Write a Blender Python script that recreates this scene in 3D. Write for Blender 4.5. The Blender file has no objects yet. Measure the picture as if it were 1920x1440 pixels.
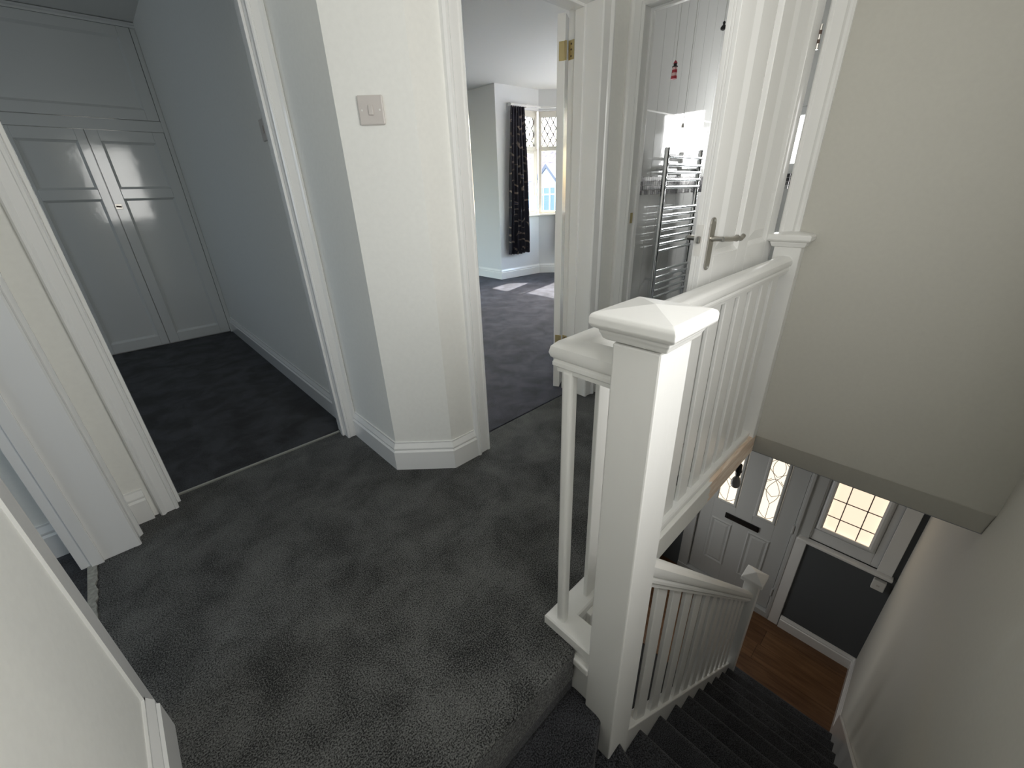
import bpy, bmesh, math, random
from mathutils import Vector, Matrix
random.seed(7)
C = bpy.context.scene.collection
scene = bpy.context.scene

# ------------------------------------------------------------------ camera, world, sun, lights, exposure
F_PX = 767.12
cam_data = bpy.data.cameras.new('camera')
cam = bpy.data.objects.new('camera', cam_data)
C.objects.link(cam)
yaw, pitch, roll = 0.82127, -0.43737, 0.03498
fwd = Vector((math.cos(pitch)*math.cos(yaw), math.cos(pitch)*math.sin(yaw), math.sin(pitch)))
rgt = fwd.cross(Vector((0, 0, 1))).normalized()
dwn = fwd.cross(rgt)
r2 = math.cos(roll)*rgt + math.sin(roll)*dwn
d2 = -math.sin(roll)*rgt + math.cos(roll)*dwn
cam.matrix_world = Matrix(((r2.x, -d2.x, -fwd.x, 0), (r2.y, -d2.y, -fwd.y, 0), (r2.z, -d2.z, -fwd.z, 1.21), (0, 0, 0, 1)))
cam_data.sensor_width = 36.0
cam_data.lens = F_PX/1920*36.0
cam_data.clip_start = 0.02
cam_data.clip_end = 300
scene.camera = cam

scene.view_settings.view_transform = 'Standard'
scene.view_settings.look = 'None'
scene.view_settings.gamma = 1.0
scene.view_settings.use_curve_mapping = False
scene.view_settings.exposure = 0.2
cy = scene.cycles
cy.max_bounces = 12
cy.diffuse_bounces = 6
cy.glossy_bounces = 4
cy.transmission_bounces = 6
cy.transparent_max_bounces = 12
cy.caustics_reflective = False
cy.caustics_refractive = False
cy.sample_clamp_indirect = 6.0

world = bpy.data.worlds.new('world')
scene.world = world
world.use_nodes = True
wn = world.node_tree.nodes
wl = world.node_tree.links
sky = wn.new('ShaderNodeTexSky')
sky.sky_type = 'NISHITA'
sky.sun_disc = False
sky.sun_elevation = math.radians(44)
sky.sun_rotation = math.radians(78)
sky.air_density = 1.4
sky.dust_density = 2.5
wl.new(sky.outputs[0], wn['Background'].inputs[0])
wn['Background'].inputs[1].default_value = 2.3

def sun_light(direction, strength, color, angle):
    l = bpy.data.lights.new('sun', 'SUN')
    l.energy = strength
    l.color = color
    l.angle = math.radians(angle)
    o = bpy.data.objects.new('sun', l)
    C.objects.link(o)
    o.rotation_euler = Vector(direction).to_track_quat('-Z', 'Y').to_euler()
SUN_AZ, SUN_EL = math.radians(12), math.radians(44)
sun_light((-math.cos(SUN_AZ)*math.cos(SUN_EL), -math.sin(SUN_AZ)*math.cos(SUN_EL), -math.sin(SUN_EL)), 22.0, (1.0, .95, .86), 0.6)

def area_light(name, loc, direction, sx, sy, radiance, color):
    l = bpy.data.lights.new(name, 'AREA')
    l.shape = 'RECTANGLE'
    l.size, l.size_y = sx, sy
    l.energy = radiance*math.pi*sx*sy
    l.color = color
    o = bpy.data.objects.new(name, l)
    C.objects.link(o)
    o.location = loc
    o.rotation_euler = Vector(direction).to_track_quat('-Z', 'Z').to_euler()
    return o
# daylight, plus an added hall fill, behind the panes of the windows the photograph does not show
area_light('daylight_landing_window', (.64, -.43, 1.53), (0, 1, 0), .90, 1.1, 5.0, (1.0, .982, .94))
area_light('daylight_bedroom_window', (-2.42, 3.4, 1.5), (1, 0, 0), 1.4, 1.0, 1.6, (.76, .88, 1.0))
area_light('daylight_back_room_window', (-2.42, 1.1, 1.5), (1, 0, 0), 1.2, 1.0, 2.4, (.76, .88, 1.0))
area_light('daylight_bathroom_window', (3.895, 1.07, 1.47), (-1, 0, 0), .60, .34, 18.0, (1.0, .99, .97))
area_light('hall_fill_light', (2.85, 1.42, -1.45), (0, -1, 0), .66, 1.2, 2.1, (1.0, .98, .95))  # added fill that brightens the hall, no known source there

# ------------------------------------------------------------------ materials
MATS = {}
def mat(name, color, rough=.6, spec=.5, metal=0.0, coat=0.0, noise=0.0, nscale=30, bump=0.0, bscale=200, bdist=.001, bstretch=None, emit=None, estr=0):
    m = bpy.data.materials.new(name)
    m.use_nodes = True
    nt = m.node_tree
    b = nt.nodes['Principled BSDF']
    b.inputs['Base Color'].default_value = (*color, 1)
    b.inputs['Roughness'].default_value = rough
    b.inputs['Specular IOR Level'].default_value = spec
    b.inputs['Metallic'].default_value = metal
    b.inputs['Coat Weight'].default_value = coat
    b.inputs['Coat Roughness'].default_value = .06
    if noise or bump:
        geo = nt.nodes.new('ShaderNodeNewGeometry')
    if noise:
        n = nt.nodes.new('ShaderNodeTexNoise')
        n.inputs['Scale'].default_value = nscale
        n.inputs['Detail'].default_value = 5
        nt.links.new(geo.outputs['Position'], n.inputs['Vector'])
        r = nt.nodes.new('ShaderNodeValToRGB')
        r.color_ramp.elements[0].position = .3
        r.color_ramp.elements[1].position = .7
        r.color_ramp.elements[0].color = (*[c*(1-noise) for c in color], 1)
        r.color_ramp.elements[1].color = (*[min(1, c*(1+noise)) for c in color], 1)
        nt.links.new(n.outputs['Fac'], r.inputs['Fac'])
        nt.links.new(r.outputs['Color'], b.inputs['Base Color'])
    if bump:
        n2 = nt.nodes.new('ShaderNodeTexNoise')
        n2.inputs['Scale'].default_value = bscale
        n2.inputs['Detail'].default_value = 3
        if bstretch:
            sm = nt.nodes.new('ShaderNodeMapping')
            sm.inputs['Scale'].default_value = bstretch
            nt.links.new(geo.outputs['Position'], sm.inputs['Vector'])
            nt.links.new(sm.outputs[0], n2.inputs['Vector'])
        else:
            nt.links.new(geo.outputs['Position'], n2.inputs['Vector'])
        bp = nt.nodes.new('ShaderNodeBump')
        bp.inputs['Strength'].default_value = bump
        bp.inputs['Distance'].default_value = bdist
        nt.links.new(n2.outputs['Fac'], bp.inputs['Height'])
        nt.links.new(bp.outputs['Normal'], b.inputs['Normal'])
    if emit:
        b.inputs['Emission Color'].default_value = (*emit, 1)
        b.inputs['Emission Strength'].default_value = estr
    MATS[name] = m
    return m

def carpet(name, dark, light, patch, fine=260):
    """Cut-pile carpet: fibre speckle over soft patches where the pile leans."""
    m = bpy.data.materials.new(name)
    m.use_nodes = True
    nt = m.node_tree
    L = nt.links.new
    b = nt.nodes['Principled BSDF']
    b.inputs['Roughness'].default_value = .95
    b.inputs['Specular IOR Level'].default_value = .15
    b.inputs['Sheen Weight'].default_value = .12
    b.inputs['Sheen Roughness'].default_value = .5
    geo = nt.nodes.new('ShaderNodeNewGeometry')
    n = nt.nodes.new('ShaderNodeTexNoise')
    n.inputs['Scale'].default_value = fine
    n.inputs['Detail'].default_value = 3
    n.inputs['Roughness'].default_value = .65
    L(geo.outputs['Position'], n.inputs['Vector'])
    p = nt.nodes.new('ShaderNodeTexNoise')
    p.inputs['Scale'].default_value = 5.5
    p.inputs['Detail'].default_value = 4
    p.inputs['Roughness'].default_value = .62
    p.inputs['Distortion'].default_value = .4
    L(geo.outputs['Position'], p.inputs['Vector'])
    mx = nt.nodes.new('ShaderNodeMath')
    mx.operation = 'MULTIPLY_ADD'
    L(p.outputs['Fac'], mx.inputs[0])
    mx.inputs[1].default_value = patch
    L(n.outputs['Fac'], mx.inputs[2])
    r = nt.nodes.new('ShaderNodeValToRGB')
    r.color_ramp.elements[0].position = .40 + patch*.5
    r.color_ramp.elements[1].position = .62 + patch*.5
    r.color_ramp.elements[0].color = (*dark, 1)
    r.color_ramp.elements[1].color = (*light, 1)
    L(mx.outputs[0], r.inputs['Fac'])
    L(r.outputs['Color'], b.inputs['Base Color'])
    bp = nt.nodes.new('ShaderNodeBump')
    bp.inputs['Strength'].default_value = .8
    bp.inputs['Distance'].default_value = .004
    L(n.outputs['Fac'], bp.inputs['Height'])
    L(bp.outputs['Normal'], b.inputs['Normal'])
    MATS[name] = m

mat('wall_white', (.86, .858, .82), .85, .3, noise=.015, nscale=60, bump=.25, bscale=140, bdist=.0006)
mat('wall_cream_dimmed', (.58, .57, .52), .85, .3, noise=.015, nscale=60, bump=.25, bscale=140, bdist=.0006)  # cream darkened further to stand for light falling off along the stair walls
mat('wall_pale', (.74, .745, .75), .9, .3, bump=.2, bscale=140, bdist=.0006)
mat('ceiling_white', (.72, .72, .70), .95, .2)
mat('trim_gloss', (.87, .87, .855), .2, .5, coat=.5, bump=.18, bscale=70, bdist=.0008)
mat('cupboard_gloss', (.72, .73, .71), .10, .6, coat=.6, bump=.3, bscale=11, bdist=.003)
mat('post_gloss', (.84, .84, .82), .34, .5, bump=.4, bscale=60, bdist=.0012, bstretch=(1, 1, .10))
mat('hall_grey', (.10, .108, .115), .85, .3, bump=.15, bscale=140, bdist=.0005)
mat('upvc', (.74, .75, .75), .25, .5)
mat('front_door_paint', (.52, .53, .52), .35, .5)
mat('seal_black', (.01, .01, .01), .6)
mat('black_plate', (.012, .011, .010), .35, .5)
mat('white_plastic', (.78, .77, .74), .35, .5)
mat('switch_plastic', (.60, .56, .53), .3, .5)
mat('chrome', (.78, .80, .82), .10, metal=1)
mat('nickel', (.52, .50, .46), .28, metal=1)
mat('brass', (.60, .50, .27), .3, metal=1)
mat('rust', (.10, .06, .045), .6)
mat('lead', (.16, .13, .14), .5, metal=.4)
mat('cord', (.55, .55, .52), .7)
mat('threshold', (.62, .62, .55), .35, metal=.7)
mat('dusty_board', (.30, .30, .27), .9, noise=.25, nscale=90)
mat('panel_gloss', (.72, .73, .72), .05, .5, coat=.15, bump=.2, bscale=7, bdist=.004)
mat('joint_white', (.85, .85, .84), .3)
mat('mosaic_dark', (.012, .012, .016), .3, .6)
mat('mosaic_mid', (.15, .14, .15), .3, .6)
mat('mosaic_light', (.5, .5, .5), .3, .6)
mat('bath_floor', (.30, .31, .32), .4)
mat('red', (.42, .03, .05), .4)
mat('pink_white', (.80, .55, .55), .5)
mat('black', (.012, .012, .015), .5)
mat('bulb_glass', (.24, .23, .22), .2)
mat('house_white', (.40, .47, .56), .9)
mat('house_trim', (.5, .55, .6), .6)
mat('house_barge', (.10, .10, .12), .8)
mat('house_glass', (.12, .17, .20), .1)
mat('house_roof', (.135, .095, .09), .9, noise=.55, nscale=2.2)
mat('pavement', (.35, .34, .33), .9)
mat('curtain_track', (.75, .74, .72), .4)
mat('cord_white', (.45, .45, .44), .7)
carpet('carpet_grey', (.006, .0063, .0065), (.150, .153, .148), .30)
carpet('carpet_dark', (.008, .009, .011), (.048, .052, .060), .8)
carpet('carpet_navy', (.014, .0145, .022), (.085, .086, .112), .55)
carpet('carpet_stair_shaded', (.006, .0062, .0075), (.075, .077, .085), .25)  # landing carpet colour darkened for the dim light on the stairs

def frosted(name, color, strength, gradient=None):
    m = bpy.data.materials.new(name)
    m.use_nodes = True
    b = m.node_tree.nodes['Principled BSDF']
    b.inputs['Base Color'].default_value = (.5, .45, .38, 1)
    b.inputs['Roughness'].default_value = .4
    b.inputs['Emission Color'].default_value = (*color, 1)
    b.inputs['Emission Strength'].default_value = strength
    MATS[name] = m
    return m
frosted('frosted_door', (1.0, .88, .70), 1.05)
frosted('frosted_bath', (.95, .98, 1.0), 1.6)
frosted('frosted_window', (1.0, .80, .60), .92)

def clear_glass(name, tint):
    m = bpy.data.materials.new(name)
    m.use_nodes = True
    nt = m.node_tree
    nt.nodes.remove(nt.nodes['Principled BSDF'])
    t = nt.nodes.new('ShaderNodeBsdfTransparent')
    t.inputs[0].default_value = (*tint, 1)
    g = nt.nodes.new('ShaderNodeBsdfGlossy')
    g.inputs['Roughness'].default_value = .02
    mx = nt.nodes.new('ShaderNodeMixShader')
    mx.inputs[0].default_value = .05
    nt.links.new(t.outputs[0], mx.inputs[1])
    nt.links.new(g.outputs[0], mx.inputs[2])
    nt.links.new(mx.outputs[0], nt.nodes['Material Output'].inputs[0])
    MATS[name] = m
clear_glass('clear_glass', (.96, .97, .97))
clear_glass('obscured_glass', (.22, .25, .28))
clear_glass('dimming_glass', (.10, .12, .14))  # dark tint added to hold back sky light at the unseen windows

def wood_floor():
    m = bpy.data.materials.new('oak_plank')
    m.use_nodes = True
    nt = m.node_tree
    L = nt.links.new
    b = nt.nodes['Principled BSDF']
    b.inputs['Roughness'].default_value = .38
    geo = nt.nodes.new('ShaderNodeNewGeometry')
    mp = nt.nodes.new('ShaderNodeMapping')
    mp.inputs['Scale'].default_value = (38, 3.5, 38)
    L(geo.outputs['Position'], mp.inputs['Vector'])
    n = nt.nodes.new('ShaderNodeTexNoise')
    n.inputs['Scale'].default_value = 1.0
    n.inputs['Detail'].default_value = 6
    n.inputs['Distortion'].default_value = .6
    L(mp.outputs[0], n.inputs['Vector'])
    oi = nt.nodes.new('ShaderNodeObjectInfo')
    ma = nt.nodes.new('ShaderNodeMath')
    ma.operation = 'MULTIPLY_ADD'
    L(oi.outputs['Random'], ma.inputs[0])
    ma.inputs[1].default_value = .35
    L(n.outputs['Fac'], ma.inputs[2])
    r = nt.nodes.new('ShaderNodeValToRGB')
    r.color_ramp.elements[0].position = .3
    r.color_ramp.elements[1].position = 1.0
    r.color_ramp.elements[0].color = (.085, .036, .014, 1)
    r.color_ramp.elements[1].color = (.27, .14, .065, 1)
    L(ma.outputs[0], r.inputs['Fac'])
    L(r.outputs[0], b.inputs['Base Color'])
    MATS['oak_plank'] = m
wood_floor()

def apron_mat():
    """Softwood trim that is brushed white up to x of about 1.68 and bare pine beyond."""
    m = bpy.data.materials.new('half_painted_pine')
    m.use_nodes = True
    nt = m.node_tree
    L = nt.links.new
    b = nt.nodes['Principled BSDF']
    b.inputs['Roughness'].default_value = .5
    geo = nt.nodes.new('ShaderNodeNewGeometry')
    sx = nt.nodes.new('ShaderNodeSeparateXYZ')
    L(geo.outputs['Position'], sx.inputs[0])
    mp = nt.nodes.new('ShaderNodeMapping')
    mp.inputs['Scale'].default_value = (14, 90, 140)
    L(geo.outputs['Position'], mp.inputs['Vector'])
    n = nt.nodes.new('ShaderNodeTexNoise')
    n.inputs['Scale'].default_value = 1
    n.inputs['Detail'].default_value = 4
    L(mp.outputs[0], n.inputs['Vector'])
    ad = nt.nodes.new('ShaderNodeMath')
    ad.operation = 'MULTIPLY_ADD'
    L(n.outputs['Fac'], ad.inputs[0])
    ad.inputs[1].default_value = .17
    L(sx.outputs['X'], ad.inputs[2])
    gt = nt.nodes.new('ShaderNodeMath')
    gt.operation = 'GREATER_THAN'
    L(ad.outputs[0], gt.inputs[0])
    gt.inputs[1].default_value = 1.71
    g2 = nt.nodes.new('ShaderNodeMapping')
    g2.inputs['Scale'].default_value = (6, 60, 60)
    L(geo.outputs['Position'], g2.inputs['Vector'])
    n2 = nt.nodes.new('ShaderNodeTexNoise')
    n2.inputs['Scale'].default_value = 1
    n2.inputs['Distortion'].default_value = 1.2
    L(g2.outputs[0], n2.inputs['Vector'])
    r = nt.nodes.new('ShaderNodeValToRGB')
    r.color_ramp.elements[0].position = .35
    r.color_ramp.elements[1].position = .7
    r.color_ramp.elements[0].color = (.74, .56, .42, 1)
    r.color_ramp.elements[1].color = (.92, .80, .68, 1)
    L(n2.outputs['Fac'], r.inputs['Fac'])
    mx = nt.nodes.new('ShaderNodeMixRGB')
    mx.inputs[1].default_value = (.78, .78, .75, 1)
    L(gt.outputs[0], mx.inputs[0])
    L(r.outputs[0], mx.inputs[2])
    L(mx.outputs[0], b.inputs['Base Color'])
    MATS['half_painted_pine'] = m
apron_mat()

def curtain_mat():
    m = bpy.data.materials.new('curtain_print')
    m.use_nodes = True
    nt = m.node_tree
    L = nt.links.new
    b = nt.nodes['Principled BSDF']
    b.inputs['Roughness'].default_value = .75
    uv = nt.nodes.new('ShaderNodeTexCoord')
    mp = nt.nodes.new('ShaderNodeMapping')
    mp.inputs['Scale'].default_value = (5.5, 5, 1)
    L(uv.outputs['UV'], mp.inputs['Vector'])
    n = nt.nodes.new('ShaderNodeTexNoise')
    n.inputs['Scale'].default_value = .9
    L(mp.outputs[0], n.inputs['Vector'])
    w = nt.nodes.new('ShaderNodeTexWave')
    w.wave_type = 'RINGS'
    w.inputs['Scale'].default_value = .55
    w.inputs['Distortion'].default_value = 9
    w.inputs['Detail'].default_value = 1.5
    w.inputs['Detail Scale'].default_value = 1.2
    L(mp.outputs[0], w.inputs['Vector'])
    mu = nt.nodes.new('ShaderNodeMath')
    mu.operation = 'MULTIPLY'
    L(w.outputs['Fac'], mu.inputs[0])
    L(n.outputs['Fac'], mu.inputs[1])
    r = nt.nodes.new('ShaderNodeValToRGB')
    e = r.color_ramp.elements
    e[0].position = .46
    e[0].color = (.018, .017, .026, 1)
    e[1].position = .56
    e[1].color = (.30, .23, .18, 1)
    k = e.new(.66)
    k.color = (.05, .05, .09, 1)
    L(mu.outputs[0], r.inputs['Fac'])
    L(r.outputs[0], b.inputs['Base Color'])
    MATS['curtain_print'] = m
curtain_mat()

# ------------------------------------------------------------------ helpers
def tag(o, label=None, cat=None, group=None, kind=None):
    if label: o['label'] = label
    if cat: o['category'] = cat
    if group: o['group'] = group
    if kind: o['kind'] = kind
    return o

def link_mesh(name, me, m, parent=None, smooth=None):
    if m: me.materials.append(MATS[m])
    if smooth is not None:
        for p in me.polygons: p.use_smooth = True
        me.set_sharp_from_angle(angle=math.radians(smooth))
    o = bpy.data.objects.new(name, me)
    C.objects.link(o)
    if parent is not None:
        o.parent = parent
        o.matrix_parent_inverse = Matrix.Translation(-Vector(parent.location)) if parent.rotation_euler == EZ else parent.matrix_basis.inverted()
    return o
from mathutils import Euler
EZ = Euler((0, 0, 0))

class MB:
    """Collects boxes, prisms, sweeps, tubes and lathes in world coordinates; build() links them as one mesh object."""
    def __init__(s):
        s.v, s.f = [], []
    def add(s, vs, fs):
        k = len(s.v)
        s.v += [tuple(v) for v in vs]
        s.f += [tuple(i+k for i in f) for f in fs]
        return s
    def box(s, x0, x1, y0, y1, z0, z1):
        x0, x1 = min(x0, x1), max(x0, x1); y0, y1 = min(y0, y1), max(y0, y1); z0, z1 = min(z0, z1), max(z0, z1)
        return s.add([(x0,y0,z0),(x1,y0,z0),(x1,y1,z0),(x0,y1,z0),(x0,y0,z1),(x1,y0,z1),(x1,y1,z1),(x0,y1,z1)],
                     [(0,3,2,1),(4,5,6,7),(0,1,5,4),(1,2,6,5),(2,3,7,6),(3,0,4,7)])
    def obox(s, o, ux, uy, uz, a, b, c):
        """box with origin o, unit axes ux uy uz and ranges a b c"""
        o, ux, uy, uz = map(Vector, (o, ux, uy, uz))
        P = [o+ux*i+uy*j+uz*k for k in c for j in b for i in a]
        return s.add(P, [(0,2,3,1),(4,5,7,6),(0,1,5,4),(1,3,7,5),(3,2,6,7),(2,0,4,6)])
    def prism(s, poly, z0, z1):
        """poly: CCW list of (x,y)"""
        n = len(poly)
        return s.add([(x,y,z0) for x,y in poly]+[(x,y,z1) for x,y in poly],
                     [tuple(range(n-1,-1,-1)), tuple(range(n,2*n))]+[(i,(i+1)%n,n+(i+1)%n,n+i) for i in range(n)])
    def extrude(s, poly, d):
        """poly: list of 3D points, extruded by vector d"""
        n = len(poly)
        d = Vector(d)
        return s.add([Vector(p) for p in poly]+[Vector(p)+d for p in poly],
                     [tuple(range(n-1,-1,-1)), tuple(range(n,2*n))]+[(i,(i+1)%n,n+(i+1)%n,n+i) for i in range(n)])
    def sweep(s, prof, pts, N, flip=False, closed=False):
        """prof (side, along N); side is N x tangent, or its opposite when flip"""
        N = Vector(N)
        pts = [Vector(p) for p in pts]
        n, k = len(pts), len(prof)
        V = []
        for i, p in enumerate(pts):
            a = (pts[i]-pts[i-1]).normalized() if (i > 0 or closed) else None
            b = (pts[(i+1) % n]-pts[i]).normalized() if (i < n-1 or closed) else None
            a = a or b; b = b or a
            sa, sb = N.cross(a), N.cross(b)
            m = (sa+sb)/(1+sa.dot(sb))
            if flip: m = -m
            V += [p+m*q[0]+N*q[1] for q in prof]
        Fs = []
        for i in range(n if closed else n-1):
            for j in range(k):
                a0, a1 = i*k+j, i*k+(j+1) % k
                b0, b1 = ((i+1) % n)*k+j, ((i+1) % n)*k+(j+1) % k
                Fs.append((a0, a1, b1, b0))
        if not closed:
            Fs += [tuple(range(k-1, -1, -1)), tuple((n-1)*k+j for j in range(k))]
        return s.add(V, Fs)
    def tube(s, pts, r, seg=8):
        pts = [Vector(p) for p in pts]
        rr = r if isinstance(r, (list, tuple)) else [r]*len(pts)
        V = []
        t0 = (pts[1]-pts[0]).normalized()
        ref = Vector((0,0,1)) if abs(t0.z) < .9 else Vector((1,0,0))
        for i, p in enumerate(pts):
            t = ((pts[min(i+1,len(pts)-1)]-pts[max(i-1,0)])).normalized()
            u = t.cross(ref).normalized(); w = t.cross(u)
            V += [p+(u*math.cos(2*math.pi*j/seg)+w*math.sin(2*math.pi*j/seg))*rr[i] for j in range(seg)]
        Fs = []
        for i in range(len(pts)-1):
            for j in range(seg):
                Fs.append((i*seg+j, i*seg+(j+1)%seg, (i+1)*seg+(j+1)%seg, (i+1)*seg+j))
        Fs += [tuple(range(seg-1,-1,-1)), tuple((len(pts)-1)*seg+j for j in range(seg))]
        return s.add(V, Fs)
    def lathe(s, prof, c, seg=16):
        """prof [(r,z)] about the vertical through c"""
        return s.tube([(c[0], c[1], c[2]+z) for r, z in prof], [max(r, 1e-4) for r, z in prof], seg)
    def build(s, name, m, parent=None, bevel=0, seg=2, smooth=None):
        me = bpy.data.meshes.new(name)
        me.from_pydata(s.v, [], s.f)
        bm = bmesh.new()
        bm.from_mesh(me)
        bmesh.ops.recalc_face_normals(bm, faces=bm.faces)
        if bevel:
            es = [e for e in bm.edges if len(e.link_faces) == 2 and e.calc_face_angle(0) > math.radians(25)]
            bmesh.ops.bevel(bm, geom=es, offset=bevel, segments=seg, profile=.5, affect='EDGES', clamp_overlap=True)
        bm.to_mesh(me)
        bm.free()
        return link_mesh(name, me, m, parent, smooth)

def empty(name, loc):
    o = bpy.data.objects.new(name, None)
    o.empty_display_size = .05
    o.location = loc
    C.objects.link(o)
    return o

def structure(name, mb, m, label, cat, parent=None, **k):
    return tag(mb.build(name, m, parent, **k), label, cat, kind='structure')

def copy_part(src, parent, offset):
    o = src.copy()
    C.objects.link(o)
    o.parent = parent
    M = src.matrix_parent_inverse.copy()
    o.matrix_parent_inverse = M
    o.location = Vector(src.location)+Vector(offset)
    return o

def wall_grid(mb, axis, face, back, a0, a1, z0, z1, holes=()):
    """wall slab between planes face and back, normal along axis, with rectangular openings (a,b,z,z)"""
    A = sorted({a0, a1, *[h[0] for h in holes], *[h[1] for h in holes]})
    Z = sorted({z0, z1, *[h[2] for h in holes], *[h[3] for h in holes]})
    for i in range(len(A)-1):
        run = None
        for j in range(len(Z)-1):
            am, zm = (A[i]+A[i+1])/2, (Z[j]+Z[j+1])/2
            hole = any(h[0] < am < h[1] and h[2] < zm < h[3] for h in holes)
            if not hole and run is None: run = Z[j]
            if (hole or j == len(Z)-2) and run is not None:
                top = Z[j] if hole else Z[j+1]
                if axis == 'x': mb.box(face, back, A[i], A[i+1], run, top)
                else: mb.box(A[i], A[i+1], face, back, run, top)
                run = None
    return mb

CEIL = 2.5
YS = -.40          # face of the wall beside the stairs
ZH = -2.74         # hall floor
XF = 3.645         # inner face of the hall's front wall
XE = 2.2           # landing end wall
SK = [(0,0),(.021,0),(.021,.098),(.013,.106),(.017,.113),(.017,.118),(.010,.132),(.006,.140),(.006,.147),(0,.147)]
CAS = [(0,0),(0,.012),(.006,.017),(.016,.017),(.020,.013),(.058,.015),(.064,.022),(.070,.026),(.080,.026),(.088,.018),(.088,0)]

# ------------------------------------------------------------------ structure: floors and ceilings
structure('floor', MB().prism([(-.395,.44),(.630,.44),(.630,.50),(2.25,.50),(2.25,1.535),(.85,1.535),(.85,2.165),(-.395,2.165)], -.136, 0),
          'carpet_grey', 'charcoal grey speckled carpet covering the upstairs landing', 'floor', bevel=.014, seg=3)
structure('floor.001', MB().box(-2.5,.85,2.168,5.1,-.136,0), 'carpet_dark', 'near black carpet in the room with fitted cupboards', 'floor')
structure('floor.002', MB().box(-2.5,-.397,-.5,2.166,-.136,-.001), 'carpet_dark', 'dark carpet seen through the doorway at the far left', 'floor')
structure('floor.003', MB().box(.85,6.0,1.537,6.7,-.136,0), 'carpet_navy', 'navy grey carpet in the bay windowed bedroom', 'floor')
structure('floor.004', MB().box(2.256,4.0,-.5,1.52,-.136,-.002), 'bath_floor', 'grey bathroom floor behind the panelled door', 'floor')
structure('ceiling', MB().box(-2.6,6.3,-.7,7.0,CEIL,CEIL+.1), 'ceiling_white', 'plain white ceiling above the upstairs rooms', 'ceiling')
hall_floor = structure('floor.005', MB().box(.3,XF+.2,YS-.1,1.5,ZH-.1,ZH-.012), 'seal_black', 'oak laminate floor of the downstairs hall', 'floor')
# laminate planks run along y
random.seed(3)
x = 2.55
while x < XF:
    x1 = min(x+.19, XF)
    y = YS - random.uniform(0, .9)
    while y < 1.45:
        y1 = y+1.2
        MB().box(x+.0012, x1-.0012, max(y, YS)+.0012, min(y1, 1.45)-.0012, ZH-.012, ZH).build('plank', 'oak_plank', hall_floor)
        y = y1
    x = x1

# ------------------------------------------------------------------ structure: walls
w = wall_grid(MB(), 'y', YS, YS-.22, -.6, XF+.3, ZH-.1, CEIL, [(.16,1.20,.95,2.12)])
structure('wall_right', w, 'wall_cream_dimmed', 'cream wall running down beside the stairs', 'wall')
w = wall_grid(MB(), 'x', -.272, -.40, YS, 1.918, ZH, CEIL, [(1.072,1.918,-.2,2.018)])
structure('wall_left', w, 'wall_white', 'white landing wall at the near left beside the doorway', 'wall')
w = wall_grid(MB(), 'y', 2.07, 2.165, -2.5, .72, 0, CEIL, [(-.135,.675,0,2.02)])
w.box(-.43,-.272,1.918,2.07,0,CEIL)
structure('wall_rear', w, 'wall_white', 'cream wall strip between the two left doorways', 'wall')
structure('wall_corner', MB().prism([(.719,5.05),(.719,1.604),(.915,1.42),(1.118,1.42),(1.118,1.60),(.83,1.60),(.83,5.05)], 0, CEIL),
          'wall_white', 'cream chamfered wall corner carrying the light switch', 'wall')
w = MB().box(1.118,1.965,1.42,1.60,2.0,CEIL).box(1.965,2.29,1.42,1.60,0,CEIL).box(2.29,4.2,1.515,1.60,0,CEIL)
structure('wall_middle', w, 'wall_white', 'pale wall between the bay bedroom and the bathroom doorway', 'wall')
# end wall with the sloping bulkhead below it
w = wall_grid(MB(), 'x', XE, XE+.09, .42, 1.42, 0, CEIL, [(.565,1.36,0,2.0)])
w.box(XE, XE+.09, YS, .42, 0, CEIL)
structure('wall_end', w, 'wall_cream_dimmed', 'large cream wall above the stairwell', 'wall')
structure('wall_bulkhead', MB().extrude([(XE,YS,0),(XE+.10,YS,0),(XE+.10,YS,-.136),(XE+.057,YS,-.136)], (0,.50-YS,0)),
          'wall_cream_dimmed', 'sloping plaster bulkhead along the stairwell edge', 'wall', bevel=.006)
# hall shell
fw = wall_grid(MB(), 'x', XF, XF+.22, YS, 1.5, ZH, -.13, [(-.275,.19,-1.60,-.33),(.19,1.22,ZH,-.50)])
structure('wall_front', fw, 'hall_grey', 'dark grey wall under the hall window', 'wall')
structure('wall_hall', wall_grid(MB(), 'y', 1.42, 1.56, .55, XF, ZH, -.13, [(2.48,3.22,-2.1,-.8)]).box(.5,.60,.495,1.42,ZH,-.137).box(.60,.70,.40,1.42,ZH,-.21), 'hall_grey', 'dark grey hall wall under the landing', 'wall')
# back room, cupboard bedroom, bay bedroom and bathroom shells
w = wall_grid(MB(), 'x', -2.4, -2.5, -.5, 5.1, 0, CEIL, [(2.65,4.15,.95,2.05),(.45,1.75,.95,2.05)])
structure('wall_outer', w, 'wall_pale', 'outer wall with the two bedroom windows', 'wall')
structure('wall_back', MB().box(-2.5,-.40,-.55,-.45,0,CEIL).box(-2.5,.83,5.02,5.1,0,CEIL), 'wall_pale', 'plain back walls of the left rooms', 'wall')
bp = [(4.31,4.77),(5.073,4.70),(5.30,4.47),(5.55,4.22),(5.55,2.95),(5.30,2.70),(5.073,2.47),(4.31,2.40)]
def bay_out(t):
    out = []
    n = len(bp)
    for i in range(n):
        a = Vector(bp[i])-Vector(bp[i-1]) if i else Vector(bp[1])-Vector(bp[0])
        b = Vector(bp[i+1])-Vector(bp[i]) if i < n-1 else a
        a, b = a.normalized(), b.normalized()
        sa, sb = Vector((-a.y, a.x)), Vector((-b.y, b.x))
        m = (sa+sb)/(1+sa.dot(sb))
        out.append(tuple(Vector(bp[i])+m*t))
    return out
w = MB().box(4.31,4.43,4.77,6.6,0,CEIL).box(4.31,4.43,1.6,2.40,0,CEIL).box(.83,4.43,6.5,6.6,0,CEIL)
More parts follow.
